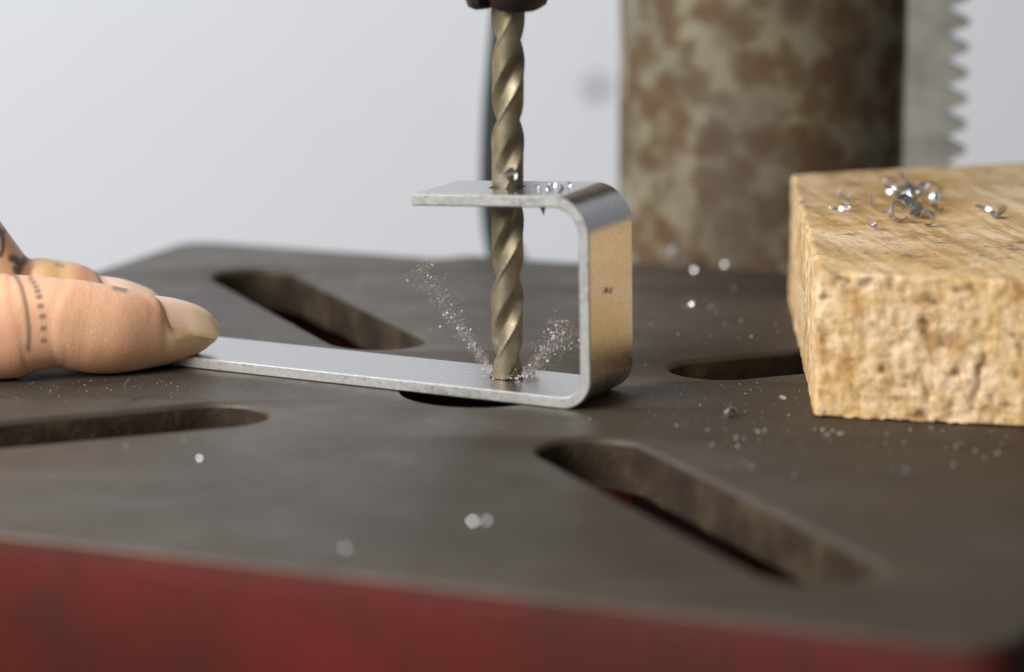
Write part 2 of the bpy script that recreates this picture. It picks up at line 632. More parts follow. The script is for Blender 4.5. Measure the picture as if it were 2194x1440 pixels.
# clamp collar and arm that carry the table on the column (behind and below the table)
collar = link('table_collar', lathe([(0.0325, -0.075), (0.0440, -0.075), (0.0450, -0.073), (0.0450, -0.037), (0.0440, -0.035), (0.0325, -0.035)], 64, (COLUMN[0], COLUMN[1], 0)), M['red'], press, True)
smooth_by_angle(collar.data, 40)
av, af = [], []
for f0, hw_ in ((-0.130, 0.030), (-0.01, 0.022)):
    for r_, z_ in ((-hw_, -0.0125), (hw_, -0.0125), (hw_, -0.045), (-hw_, -0.045)):
        q = EF * f0 + ER * r_
        av.append((q[0], q[1], z_))
af = [(0, 1, 2, 3), (7, 6, 5, 4), (0, 4, 5, 1), (1, 5, 6, 2), (2, 6, 7, 3), (3, 7, 4, 0)]
# the arm stops short of the plate's centre hole so that the hole stays open
for i in range(4, 8):
    q = EF * -0.026 + ER * ((-1 if i in (4, 7) else 1) * 0.02)
    av[i] = (q[0], q[1], av[i][2])
am_ = mesh_py(av, af); fix_normals(am_)
link('table_arm', am_, M['red'], press)

column = link('column', lathe([(0.0318, -0.32), (0.0323, -0.3195), (0.0323, 0.3295), (0.0318, 0.33)], 128, (COLUMN[0], COLUMN[1], 0)), M['column'], press, True)
smooth_by_angle(column.data, 40)
column['label'] = 'round steel column mottled with rust'

# toothed rack standing along the column
PIT = 0.00565
RK = math.radians(-6)                         # the toothed side turns a little towards the front
rx, ry = np.array([math.cos(RK), math.sin(RK)]), np.array([-math.sin(RK), math.cos(RK)])
prof = [(0.0, -0.30)]
zz = -0.30
k = 0
left, right = [], []
z0 = on_y(2065, 40, 0.15)[2]
n0 = int((z0 + 0.29) / PIT)
start = z0 - n0 * PIT
tv, tf = [], []
outline = []
for i in range(int((0.32 - start) / PIT)):
    zc = start + i * PIT
    outline += [(0.0072, zc - PIT * 0.5), (0.0125, zc - PIT * 0.07), (0.0125, zc + PIT * 0.07)]
outline.append((0.0072, zc + PIT * 0.5))
dep0, dep1 = -0.0040, 0.0040
orig = np.array([COLUMN[0], COLUMN[1]]) + np.array([0.0312, -0.0165])
n = len(outline)
for d in (dep0, dep1):
    for x, z in outline:
        q = orig + rx * x + ry * d
        tv.append((q[0], q[1], z))
    for x, z in outline:
        q = orig + rx * -0.0011 + ry * d
        tv.append((q[0], q[1], z))
for i in range(n - 1):
    tf.append((i, i + 1, n + i + 1, n + i))
    tf.append((2 * n + i + 1, 2 * n + i, 3 * n + i, 3 * n + i + 1))
    tf.append((i + 1, i, 2 * n + i, 2 * n + i + 1))
    tf.append((n + i, n + i + 1, 3 * n + i + 1, 3 * n + i))
tf += [(0, n, 3 * n, 2 * n), (n - 1, 3 * n - 1, 4 * n - 1, 2 * n - 1)]
rk = mesh_py(tv, tf); fix_normals(rk)
rack = link('rack', rk, M['rack'], press)
rack['label'] = 'grey toothed rack bar running up the side of the column'

# chuck above the drill bit
DX, DY = 0.00532, 0.00172
chuck = link('chuck', lathe([(0.0045, 0.0700), (0.0085, 0.0705), (0.0100, 0.0730), (0.0175, 0.0860), (0.0182, 0.0880), (0.0182, 0.1180), (0.0170, 0.1205), (0.0080, 0.1215), (0.0080, 0.1600)], 64, (DX, DY, 0)), M['chuck'], press, True)
smooth_by_angle(chuck.data, 40)
for k in range(3):
    a = math.radians(-68 + 120 * k)
    jv, jf = [], []
    sec = [(0.0031, 0.0668), (0.0036, 0.06625), (0.0058, 0.0661), (0.0069, 0.0666), (0.0073, 0.0676), (0.0095, 0.0760), (0.0031, 0.0760)]
    for s_ in range(9):
        w_ = -1 + s_ / 4
        for r_, z_ in sec:
            aa = a + w_ * 0.86
            rr = r_ * (1 - 0.06 * w_ * w_)
            zz_ = z_ + (0.0006 * w_ ** 4 if z_ < 0.07 else 0)
            jv.append((DX + rr * math.cos(aa), DY + rr * math.sin(aa), zz_))
    m_ = len(sec)
    for s_ in range(8):
        for i in range(m_):
            j = (i + 1) % m_
            jf.append((s_ * m_ + i, s_ * m_ + j, (s_ + 1) * m_ + j, (s_ + 1) * m_ + i))
    jf += [tuple(range(m_))[::-1], tuple(8 * m_ + i for i in range(m_))]
    jm = mesh_py(jv, jf); fix_normals(jm)
    jw = link('jaw', jm, M['chuck'], None, True)
    smooth_by_angle(jm, 50)
    jw.parent = chuck
    jw.matrix_parent_inverse = chuck.matrix_world.inverted()

# head casting above the frame: joins spindle and column
hv, hf = [], []
for t_ in range(13):
    u_ = t_ / 12
    c_ = np.array([DX, DY]) * (1 - u_) + COLUMN * u_
    dirv = COLUMN - np.array([DX, DY]); dirv /= np.linalg.norm(dirv)
    sd = np.array([-dirv[1], dirv[0]])
    ext = 0
    hw_ = 0.036 + 0.006 * math.sin(math.pi * u_)
    for s_, z_ in ((-0.8, 0.150), (0.8, 0.150), (1, 0.162), (1, 0.24), (0.8, 0.255), (-0.8, 0.255), (-1, 0.24), (-1, 0.162)):
        e_ = c_ + sd * s_ * hw_ + dirv * (-0.03 if t_ == 0 else (0.035 if t_ == 12 else 0))
        hv.append((e_[0], e_[1], z_))
for t_ in range(12):
    for i in range(8):
        j = (i + 1) % 8
        hf.append((t_ * 8 + i, t_ * 8 + j, (t_ + 1) * 8 + j, (t_ + 1) * 8 + i))
hf += [tuple(range(8))[::-1], tuple(96 + i for i in range(8))]
hm = mesh_py(hv, hf); fix_normals(hm)
link('head', hm, M['head'], press)

# ------------------------------------------------------------------ drill bit
R0 = 0.00285
ZT = 0.0009


def drill_section(phi):
    """radius of a two-flute twist drill over angle phi (period pi)"""
    t = (phi % math.pi) / math.pi
    if t < 0.065:
        return R0                                            # margin
    if t < 0.50:
        s = (t - 0.065) / 0.435
        return R0 * 0.955
    s = (t - 0.50) / 0.50
    return R0 * (0.955 - 0.42 * math.sin(math.pi * min(1, s)) ** 0.9)


NA, NZ = 144, 240
LEN = 0.078 - ZT
PITCH_D = 0.0275
dv, df = [], []
for k in range(NZ + 1):
    z = ZT + LEN * k / NZ
    h = z - ZT
    tipf = min(1.0, (h + 0.00001) / 0.0013)
    fl = max(0.0, min(1.0, (0.0665 - z) / 0.006))          # flutes run out towards the shank
    for i in range(NA):
        a = 2 * math.pi * i / NA
        r = drill_section(a - 2 * math.pi * z / PITCH_D + 0.55) * fl + R0 * 0.985 * (1 - fl)
        r = min(r, R0 * tipf)
        dv.append((DX + r * math.cos(a), DY + r * math.sin(a), z))
for k in range(NZ):
    for i in range(NA):
        j = (i + 1) % NA
        df.append((k * NA + i, k * NA + j, (k + 1) * NA + j, (k + 1) * NA + i))
df += [tuple(range(NA))[::-1], tuple(NZ * NA + i for i in range(NA))]
dm = mesh_py(dv, df)
smooth_by_angle(dm, 38)
bit = link('drill_bit', dm, M['drill'])
tag(bit, 'bronze coloured twist drill bit passing through the bracket arm into the strip below', 'drill bit')

# ------------------------------------------------------------------ bent aluminium bracket
AB = math.radians(-25.54)
DD = np.array([math.cos(AB), math.sin(AB)])
NN = np.array([-DD[1], DD[0]])
T = 0.0020
N0, N1 = -0.0066, 0.0116
path = []                                                    # centre line (dd, z)
path += [(-0.088, 0.00102), (-0.06, 0.00102), (-0.03, 0.00102), (-0.004, 0.00102)]
RB = 0.0044
cx_, cz_ = 0.0193, 0.00102 + RB
for i in range(15):
    a = math.radians(-90 + 91.5 * i / 14)
    path.append((cx_ + RB * math.cos(a), cz_ + RB * math.sin(a)))
RT = 0.0056
web_dir = np.array([math.cos(math.radians(91.3)), math.sin(math.radians(91.3))])
p0 = np.array(path[-1])
arm_a = math.radians(183.3)
tip = np.array([-0.0091, 0.0338])
# top corner: arc between the leaning web and the sagging arm
z_top = 0.0299
p1 = p0 + web_dir * ((z_top - p0[1]) / web_dir[1])
path.append(tuple((p0 + p1) / 2))
c2 = p1 + np.array([-web_dir[1], web_dir[0]]) * RT
a0 = math.radians(1.3)
for i in range(15):
    a = a0 + math.radians(92.0) * i / 14
    path.append(tuple(c2 + RT * np.array([math.cos(a), math.sin(a)])))
e = np.array(path[-1])
for k in (0.25, 0.6, 1.0):
    path.append(tuple(e + (tip - e) * k))
P = np.array(path)
tg = np.gradient(P, axis=0); tg /= np.linalg.norm(tg, axis=1)[:, None]
nr = np.stack([-tg[:, 1], tg[:, 0]], 1)
bevel = 0.00022
cross = [(-N0 * 0 + N0 + bevel, -T / 2), (N1 - bevel, -T / 2), (N1, -T / 2 + bevel), (N1, T / 2 - bevel), (N1 - bevel, T / 2), (N0 + bevel, T / 2), (N0, T / 2 - bevel), (N0, -T / 2 + bevel)]
bv_, bf_, bmi = [], [], []
for i in range(len(P)):
    for nn_, tt_ in cross:
        q = P[i] + nr[i] * tt_
        w = DD * q[0] + NN * nn_
        bv_.append((w[0], w[1], q[1]))
for i in range(len(P) - 1):
    for j in range(8):
        k = (j + 1) % 8
        bf_.append((i * 8 + j, i * 8 + k, (i + 1) * 8 + k, (i + 1) * 8 + j))
        bmi.append(0 if j in (0, 4) else 1)
bf_ += [tuple(range(8))[::-1], tuple((len(P) - 1) * 8 + j for j in range(8))]
bmi += [1, 1]
bme = mesh_py(bv_, bf_)
bme.polygons.foreach_set('material_index', bmi)
fix_normals(bme)
bracket = link('bracket', bme, [M['alu'], M['edge']])
for (za, zb, rr) in ((0.0012, 0.004, R0 + 0.00012), (0.030, 0.040, R0 + 0.00035)):
    cut = link('cutter', lathe([(rr, za), (rr, zb)], 48, (DX, DY, 0)), M['edge'])
    md = bracket.modifiers.new('hole', 'BOOLEAN'); md.operation = 'DIFFERENCE'; md.object = cut; md.solver = 'EXACT'
    bme = bake(bracket)
    bpy.data.objects.remove(cut)
smooth_by_angle(bme, 25)
tag(bracket, 'bent aluminium flat bar bracket with a hooked top arm, held flat on the iron table', 'bracket')

# ------------------------------------------------------------------ wood block
zb = 0.0246
c_nl = on_z(1745, 893)[:2]
c_fl = on_z(1690, 640)[:2]
fdir = np.array([math.cos(math.radians(-12)), math.sin(math.radians(-12))])
c_nr = c_nl + fdir * 0.085
c_fr = on_z(2030, 357, 0.0254)[:2]
bd = (c_fr - c_fl) / np.linalg.norm(c_fr - c_fl)
c_fr = c_fl + bd * 0.078
corner = {(0, 0): c_nl, (1, 0): c_nr, (0, 1): c_fl, (1, 1): c_fr}
NU, NV, NW = 150, 150, 64


def block_pt(u, v, w):
    q = (c_nl * (1 - u) * (1 - v) + c_nr * u * (1 - v) + c_fl * (1 - u) * v + c_fr * u * v)
    z = w * (zb + 0.0009 * v)
    return np.array([q[0], q[1], z])


bm = bmesh.new()
idx = {}
ring_pits = bm.verts.layers.float.new('pit')


def bvert(u, v, w):
    key = (round(u * NU), round(v * NV), round(w * NW))
    if key in idx:
        return idx[key]
    p = block_pt(u, v, w)
    c = block_pt(0.5, 0.5, 0.5)
    pit = 0.0
    V = Vector(p) * 1000
    on_front, on_back, on_left, on_right, on_top, on_bot = v == 0, v == 1, u == 0, u == 1, w == 1, w == 0
    d = np.zeros(3)
    nf = np.array([fdir[1], -fdir[0], 0.0])
    if on_front:
        n1 = noise.fractal(V * 0.34, 0.75, 2.2, 5)
        n2 = noise.noise(V * 0.95 + Vector((9, 3, 1)))
        n3 = noise.noise(V * 0.42 + Vector((4, 8, 2)))
        hole = max(0.0, n3 - 0.40) * 2.6
        nfib = noise.fractal(Vector((V.x * 0.9, V.y * 0.9, V.z * 0.35)), 0.8, 2.1, 4)
        # an old crack runs down the face
        px_, py_ = proj(p)
        crack = math.exp(-((px_ - (2085 + (860 - py_) * 0.22 + 26 * noise.noise(Vector((0, py_ * 0.02, 3))))) / 7) ** 2) * max(0.1, 1 - ((py_ - 820) / 85) ** 2)
        k2 = math.exp(-(((px_ - 1985 - 0.10 * (py_ - 720)) / 8) ** 2 + ((py_ - 715) / 34) ** 2))
        pit = min(1.0, hole + 0.6 * crack + 0.8 * k2 + max(0, -n1 - 0.3) * 0.5 + max(0, -nfib - 0.30) * 1.1)
        d += nf * (0.00026 * n1 + 0.00012 * n2 + 0.00016 * nfib - 0.0006 * min(1, hole + crack + k2))
    if on_left and not on_front:
        n1 = noise.fractal(Vector((V.x * 0.3, V.y * 0.10, V.z * 0.6)), 0.8, 2.2, 4)
        d += np.array([-1, 0.05, 0]) * 0.00022 * n1
        pit = max(0.0, -n1 - 0.25) * 0.9
    if on_top:
        n1 = noise.fractal(Vector((V.x * 0.22 + V.y * 0.12, V.y * 0.10, 0)), 0.8, 2.2, 4)
        d += np.array([0, 0, 1]) * 0.00020 * n1
        n2 = noise.noise(Vector((V.x * 0.25, V.y * 0.55, 7.7)))
        pit = max(pit * (0.4), max(0, n2 - 0.52) * 2.0)
    if on_bot:
        n1 = noise.fractal(V * 0.45 + Vector((3, 3, 3)), 0.7, 2.2, 4)
        if on_front or v < 0.04:
            d += np.array([0, 0, 1]) * (0.0002 + 0.0017 * max(0, n1 + 0.1)) + nf * 0.0006 * noise.noise(V * 0.8)
            pit = max(pit, 0.55 if n1 > 0.1 else 0.2)
    # softened arrises
    edges = (1 if (u < 0.5 / NU or u > 1 - 0.5 / NU) else 0) + (1 if (v < 0.5 / NV or v > 1 - 0.5 / NV) else 0) + (1 if w > 1 - 0.5 / NW else 0)
    if edges >= 2:
        t_ = c - p
        t_[2] = t_[2] if w == 1 else 0
        sx = np.array([np.sign(t_[0]) if (on_left or on_right) else 0, np.sign(t_[1]) if (on_front or on_back) else 0, -1 if on_top else 0])
        d += sx * 0.00035 * (0.7 + 0.8 * noise.noise(V * 0.5))
    vtx = bm.verts.new(p + d)
    vtx[ring_pits] = pit
    idx[key] = vtx
    return vtx


def bgrid(fn, na, nb):
    for i in range(na):
        for j in range(nb):
            q = [fn(a / na, b / nb) for a, b in ((i, j), (i + 1, j), (i + 1, j + 1), (i, j + 1))]
            try:
                bm.faces.new([bvert(*x) for x in q])
            except ValueError:
                pass


bgrid(lambda a, b: (a, 0, b), NU, NW)
bgrid(lambda a, b: (a, 1, b), NU, NW)
bgrid(lambda a, b: (0, a, b), NV, NW)
bgrid(lambda a, b: (1, a, b), NV, NW)
bgrid(lambda a, b: (a, b, 1), NU, NV)
bgrid(lambda a, b: (a, b, 0), NU, NV)
bmesh.ops.recalc_face_normals(bm, faces=bm.faces)
wme = bpy.data.meshes.new('mesh')
bm.to_mesh(wme)
bm.free()
smooth_by_angle(wme, 55)
block = link('wood_block', wme, M['wood'])
tag(block, 'rough sawn pale wood block with a torn front end, scattered with metal shavings', 'wood block')

# ------------------------------------------------------------------ power cord hanging behind the table
pts = [np.array([0.02, 0.185, 0.30])]
for px_, py_ in ((1105, -330), (1090, -60), (1078, 90), (1065, 240), (1060, 400), (1066, 490), (1080, 560), (1120, 680)):
    pts.append(on_y(px_, py_, 0.172))
last = pts[-1]
pts += [np.array([last[0] + 0.03, 0.19, -0.18]), np.array([last[0] + 0.05, 0.24, -0.30]), np.array([last[0] + 0.02, 0.33, -0.3166]), np.array([-0.15, 0.42, -0.3166])]
cord = link('power_cord', tube(catmull(pts, 10), 0.0034, 20), M['cord'], None, True)
tag(cord, 'black rubber power cord hanging down behind the iron table', 'cord')

# ------------------------------------------------------------------ hand
HV, HF = [], []


def frames(st):
    C = np.array([s[0] for s in st])
    t = np.gradient(C, axis=0)
    t /= np.linalg.norm(t, axis=1)[:, None]
    return C, t


def loft(st, up_hint, N=72, mod=None, tilt=0.0):
    """st: list of (centre, half_width, half_height); closes both ends"""
    C, t = frames(st)
    s0 = len(HV)
    info = []
    for k, (c, hw_, hh_) in enumerate(st):
        up = np.array(up_hint, float) - t[k] * (np.array(up_hint) @ t[k])
        up /= np.linalg.norm(up)
        side = np.cross(t[k], up)
        info.append((c, side, up, hw_, hh_, t[k]))
        for i in range(N):
            a = 2 * math.pi * i / N
            x, y = math.sin(a), math.cos(a)
            e_ = 2.25
            rr = (abs(x) ** e_ + abs(y) ** e_) ** (-1 / e_)
            p = c + side * (x * rr * hw_) + up * (y * rr * hh_)
            if mod:
                p = p + mod(k, a, side * x + up * y, p)
            HV.append(p)
    n = len(st)
    for k in range(n - 1):
        for i in range(N):
            j = (i + 1) % N
            HF.append((s0 + k * N + i, s0 + k * N + j, s0 + (k + 1) * N + j, s0 + (k + 1) * N + i))
    HF.append(tuple(s0 + i for i in range(N))[::-1])
    HF.append(tuple(s0 + (n - 1) * N + i for i in range(N)))
    return info


def stations_from_joints(js, m=10):
    """js: list of (x, y, z, hw, hh); spline through them"""
    q = catmull([np.array(j) for j in js], m)
    return [(v[:3], v[3], v[4]) for v in q]


def round_tip(st, n=8, length=None):
    """closes a digit with a rounded end"""
    c, hw_, hh_ = st[-1]
    t = st[-1][0] - st[-2][0]
    t = t / np.linalg.norm(t)
    L = length or hw_ * 0.9
    for k in range(1, n + 1):
        a = math.pi / 2 * k / n
        s = max(0.06, math.cos(a))
        st.append((c + t * L * math.sin(a), hw_ * s, hh_ * s))
    return st


# index finger: silhouette rows (px x, top, bottom) and the depth where it rests on table / strip
IDX = [(0, 586, 812, .0090, 1.0), (45, 588.5, 803, .0095, 1.0), (87, 592, 792, .0100, 1.0), (125, 595.5, 786.5, .0105, 1.0), (163, 599.5, 793, .0117, 1.0), (200, 606, 799, .0127, 1.0),
       (240, 613, 800.5, .0139, 1.0), (292, 624, 794.5, .0162, 1.0), (325, 635, 787, .0178, 1.03), (360, 641, 777.5, .0194, 1.08), (395, 648.5, 765.5, .0210, 1.13),
       (420, 657, 757, .0223, 1.17), (438, 671, 749.5, .0233, 1.22), (449, 687, 743, .0239, 1.18), (455, 701, 735, .0243, 1.15), (458, 712, 726, .0245, 1.1)]
ist = []
for px_, tp, bt, y_, wf in IDX:
    a_, b_ = on_y(px_, tp, y_), on_y(px_, bt, y_)
    hh_ = (a_[2] - b_[2]) / 2 * 0.978
    c_ = on_y(px_, (tp + bt) / 2, y_)
    ist.append(np.array([c_[0], c_[1], c_[2], hh_ * 0.98 * wf, hh_]))
root = [np.array([-0.205, 0.000, 0.041, .010, .010]), np.array([-0.185, -0.005, 0.040, .0115, .0115]), np.array([-0.166, -0.007, 0.0385, .0118, .0122]), np.array([-0.146, -0.003, 0.034, .0110, .0118]), np.array([-0.128, 0.0020, 0.0245, .0100, .0104]), np.array([-0.112, 0.0052, 0.0135, .0098, .0100]), np.array([-0.098, 0.0075, 0.0098, .0094, .0096])]
iq = catmull(root + ist, 9)
ist2 = [(v[:3], abs(v[3]), abs(v[4])) for v in iq]
NAIL_X0, NAIL_X1 = 318.0, 467.0
NAIL_TH0, NAIL_HALF = math.radians(31), math.radians(55)


def sgn_theta(a):
    return (a + math.pi) % (2 * math.pi) - math.pi


I_PX = [proj(s[0])[0] for s in ist2]
I_UP = np.array([0, 0, 1.0])


def nail_half(px_):
    u = (px_ - NAIL_X0) / (NAIL_X1 - NAIL_X0)
    base = min(1.0, max(0.0, u / 0.20))
    return NAIL_HALF * math.sqrt(max(0.0, 1 - (1 - base) ** 2)) * (1.0 - 0.10 * u)


def index_mod(k, a, outw, p):
    px_ = I_PX[k]
    th = sgn_theta(a)                       # + is towards the camera
    d = 0.0
    if px_ > 290:
        hwid = nail_half(px_)
        e_ = abs(th - NAIL_TH0)
        u = (px_ - NAIL_X0)
        r = 0.006
        inside = min((hwid - e_) * r, u * 0.00008 if u < 60 else 1)
        if u > 0 and hwid > 0:
            d += 0.00022 * math.exp(-((inside + 0.0007) / 0.0007) ** 2) * max(0, min(1, (430 - px_) / 70))
        elif u > -40:
            d += 0.00028 * math.exp(-((u + 10) / 12) ** 2) * math.exp(-((th - NAIL_TH0) / 0.75) ** 2)
    # creases at the end joint
    if 60 < px_ < 220:
        for cxx, amp, wd in ((118, .00012, 6), (136, .00006, 5), (150, .00004, 5), (168, .00007, 5), (182, .00005, 5)):
            d -= amp * math.exp(-((px_ - cxx - 10 * math.cos(th * 2)) / wd) ** 2)
    return outw * d


i_info = loft(ist2, (0, 0, 1), 96, index_mod)

# middle finger behind it: bent down onto its straightened end joint
MID = [(12, 463, .0270, .0078, .0078), (40, 502, .0282, .0076, .0074), (60, 540, .0292, .0074, .0068), (80, 556, .0300, .0073, .0063), (110, 560, .0308, .0073, .0062), (150, 566, .0316, .0073, .0063),
       (195, 587, .0326, .0073, .0061), (240, 598, .0336, .0071, .0059), (285, 610, .0345, .0066, .0052), (315, 622, .0351, .0056, .0042), (332, 632, .0355, .0042, .0030), (341, 640, .0357, .0022, .0018)]
mst = []
for px_, tp, y_, hw_, hh_ in MID:
    a_ = on_y(px_, tp, y_)
    drop = hh_ * (1.0 if px_ > 70 else 1.35)
    shift = -(0.0042 if px_ < 30 else (0.0035 if px_ < 50 else (0.0018 if px_ < 70 else 0)))
    mst.append(np.array([a_[0] + shift, a_[1], a_[2] - drop, hw_, hh_]))
mroot = [np.array([-0.205, 0.010, 0.042, .010, .010]), np.array([-0.178, 0.012, 0.0465, .0120, .0115]), np.array([-0.152, 0.015, 0.050, .0115, .012]), np.array([-0.128, 0.019, 0.0495, .0100, .0105]), np.array([-0.113, 0.022, 0.0440, .0092, .0096]), np.array([-0.1035, 0.0245, 0.0345, .0084, .0086])]
mq = catmull(mroot + mst, 8)
mst2 = [(v[:3], abs(v[3]), abs(v[4])) for v in mq]
m_info = loft(mst2, (0.25, 0, 1), 72)

# ring and little finger, thumb, palm, wrist (outside the frame)
for js in ([(-0.205, 0.026, 0.041, .010, .010), (-0.182, 0.032, 0.044, .011, .011), (-0.158, 0.036, 0.049, .0105, .011), (-0.138, 0.041, 0.047, .0095, .0098), (-0.126, 0.045, 0.037, .0086, .0088), (-0.121, 0.048, 0.024, .0080, .0080), (-0.117, 0.050, 0.0135, .0074, .0072), (-0.114, 0.052, 0.0085, .0066, .006)],
           [(-0.205, 0.040, 0.039, .009, .009), (-0.184, 0.049, 0.038, .0100, .0105), (-0.166, 0.056, 0.042, .0092, .0096), (-0.151, 0.062, 0.038, .0082, .0084), (-0.143, 0.066, 0.027, .0074, .0075), (-0.139, 0.068, 0.017, .0068, .0066), (-0.136, 0.070, 0.0095, .0060, .0055)],
           [(-0.240, 0.000, 0.036, .013, .013), (-0.220, -0.014, 0.033, .0155, .0155), (-0.196, -0.030, 0.027, .0135, .0135), (-0.174, -0.040, 0.020, .0108, .0105), (-0.158, -0.044, 0.015, .0112, .0100), (-0.145, -0.045, 0.0115, .0104, .0082), (-0.137, -0.045, 0.0095, .0084, .0062)]):
    loft(round_tip(stations_from_joints(js, 7)), (0, 0, 1) if js[0][1] > 0 else (0, -0.5, 1), 48)
palm = [(-0.158, 0.022, 0.042, .026, .0070), (-0.165, 0.022, 0.042, .036, .0115), (-0.178, 0.021, 0.0415, .041, .0150), (-0.198, 0.018, 0.041, .042, .0165), (-0.220, 0.014, 0.040, .040, .0175), (-0.245, 0.010, 0.039, .032, .0180), (-0.268, 0.007, 0.038, .0275, .0185), (-0.30, 0.002, 0.037, .028, .0200), (-0.335, -0.004, 0.036, .030, .0230)]
loft(stations_from_joints(palm, 6), (0, 0.0, 1), 64)
# connect nothing by hand: the voxel remesh below fuses all digits and the palm into one skin
hme = mesh_py(HV, HF)
hand = link('hand', hme, M['skin'])
md = hand.modifiers.new('skin', 'REMESH'); md.mode = 'VOXEL'; md.voxel_size = 0.00036
md = hand.modifiers.new('soften', 'SMOOTH'); md.factor = 0.5; md.iterations = 3
hme = bake(hand)


# fuse knuckles and palm softly (fingers in front keep their detail)
vg = hand.vertex_groups.new(name='back_of_hand')
_c = np.empty(len(hme.vertices) * 3, np.float32); hme.vertices.foreach_get('co', _c)
_x = _c.reshape(-1, 3)[:, 0]
for lo_, hi_, w_ in ((-9, -0.150, 1.0), (-0.150, -0.135, 0.6), (-0.135, -0.115, 0.25)):
    vg.add([int(i) for i in np.nonzero((_x >= lo_) & (_x < hi_))[0]], w_, 'REPLACE')
md = hand.modifiers.new('fuse', 'SMOOTH'); md.factor = 0.9; md.iterations = 60; md.vertex_group = 'back_of_hand'
hme = bake(hand)


class Nail:
    def __init__(self, rows_px, radius, th0, half, p0, p1):
        self.q = np.array(catmull([np.array(r) for r in rows_px], 12))
        self.arc = np.linspace(0, 1, len(self.q))
        self.ax = (p1 - p0) / np.linalg.norm(p1 - p0)
        self.up = np.array([0, 0, 1.0]) - self.ax * self.ax[2]
        self.up /= np.linalg.norm(self.up)
        self.side = np.cross(self.ax, self.up)
        self.radius, self.th0, self.half = radius, th0, half
        self.C = np.array([self.at(u)[0] for u in self.arc])
        self.A = self.C @ self.ax

    def at(self, u):
        px_, tp, y_ = (np.interp(u, self.arc, self.q[:, m]) for m in range(3))
        R_ = self.radius * (1 - 0.06 * u)
        return on_y(px_, tp, y_) - self.up * R_, R_

    def theta(self, u, w_):
        nar = max(0.0, (u - 0.45) / 0.55) ** 1.6
        return self.th0 + w_ * self.half - math.radians(20 if w_ > 0 else 10) * nar * w_

    def bed(self, P):
        """let the flesh under the plate follow it"""
        a = P @ self.ax
        u = np.interp(a, self.A, self.arc)
        c = np.stack([np.interp(a, self.A, self.C[:, m]) for m in range(3)], 1)
        d = P - c
        x, y = d @ self.side, d @ self.up
        rad, th = np.hypot(x, y), np.arctan2(x, y)
        R_ = self.radius * (1 - 0.06 * u) - 0.00042
        nar = np.clip((u - 0.45) / 0.55, 0, None) ** 1.6
        lim = self.half - np.radians(15) * nar
        sm = lambda v: np.clip(v, 0, 1) ** 2 * (3 - 2 * np.clip(v, 0, 1))
        e_ = np.abs(th - self.th0)
        w = sm((lim - 0.05 - e_) / 0.13) * sm((a - self.A[0] - 0.0010 - 0.0018 * (e_ / self.half) ** 2) / 0.0009) * sm((self.A[-1] - 0.0016 - a) / 0.0010)
        w = np.where((rad > R_ * 0.6) & (rad < R_ * 1.35), w, 0)
        nr_ = rad + (R_ - rad) * w
        k = (nr_ / np.maximum(rad, 1e-6))[:, None]
        return c + (self.side * x[:, None] + self.up * y[:, None]) * k + self.ax * (d @ self.ax)[:, None]


NAIL_I = Nail([(313, 632.5, .0172), (340, 634.5, .0184), (370, 638.5, .0199), (400, 646, .0212), (427, 656, .0226), (443, 666.5, .0235), (454, 680, .0241)],
              0.0060, NAIL_TH0, NAIL_HALF, on_y(340, 700, .0184), on_y(440, 700, .0232))
NAIL_M = Nail([(192, 591, .0325), (225, 593, .0333), (265, 599, .0341), (300, 611, .0348), (325, 622, .0353), (339, 632, .0357)],
              0.0062, math.radians(10), math.radians(54), on_y(220, 640, .0332), on_y(320, 640, .0352))
nv = len(hme.vertices)
co = np.empty(nv * 3, np.float32); hme.vertices.foreach_get('co', co); co = co.reshape(-1, 3).astype(float)
co = NAIL_M.bed(NAIL_I.bed(co))
hme.vertices.foreach_set('co', co.astype(np.float32).ravel())
hme.update()
smooth_by_angle(hme, 180)
co = np.empty(nv * 3, np.float32); hme.vertices.foreach_get('co', co); co = co.reshape(-1, 3).astype(float)
no = np.empty(nv * 3, np.float32); hme.vertices.foreach_get('normal', no); no = no.reshape(-1, 3).astype(float)
pp = proj(co)
facing = ((CAM - co) * no).sum(1) > -0.05
# which digit a vertex belongs to (nearest centre line)
Ic = np.array([s[0] for s in ist2]); Mc = np.array([s[0] for s in mst2])


def dmin(A):
    out = np.full(nv, 9.0)
    for c in A[::2]:
        out = np.minimum(out, np.linalg.norm(co - c, axis=1))
    return out


near = co[:, 0] > -0.13
is_idx = dmin(Ic) < dmin(Mc)
X, Y = pp[:, 0], pp[:, 1]
tone = np.tile(np.array([0.88, 0.525, 0.325]), (nv, 1))


def blend(mask, rgb):
    global tone
    mk = np.clip(mask, 0, 1)[:, None]
    tone = tone * (1 - mk) + np.array(rgb) * mk


def ss(x, a, b):
    t = np.clip((x - a) / (b - a), 0, 1)
    return t * t * (3 - 2 * t)


I = is_idx.astype(float)
# pressed, bloodless flesh at the tip; redder pads and joint
blend(I * 0.75 * ss(X, 300, 400) * ss(Y, 690, 730), (0.88, 0.66, 0.36))
blend(I * 0.55 * np.exp(-((X - 225) / 70) ** 2) * ss(Y, 715, 775), (0.58, 0.26, 0.14))
blend(I * 0.45 * (1 - ss(X, 10, 110)) * ss(Y, 640, 760), (0.66, 0.30, 0.20))
blend(I * 0.60 * np.exp(-((X - 340 - (Y - 677) * 0.9) / 26) ** 2) * ss(X, 300, 330) * (1 - ss(Y, 690, 730)), (0.60, 0.27, 0.16))
blend(I * ss(X, 425, 445) * ss(Y, 712, 722) * 0.4, (0.74, 0.44, 0.18))
blend((1 - I) * 0.75 * np.exp(-((X - 115) / 38) ** 2), (0.68, 0.50, 0.20))
blend((1 - I) * 0.60 * np.exp(-((X - 178) / 22) ** 2), (0.62, 0.27, 0.17))
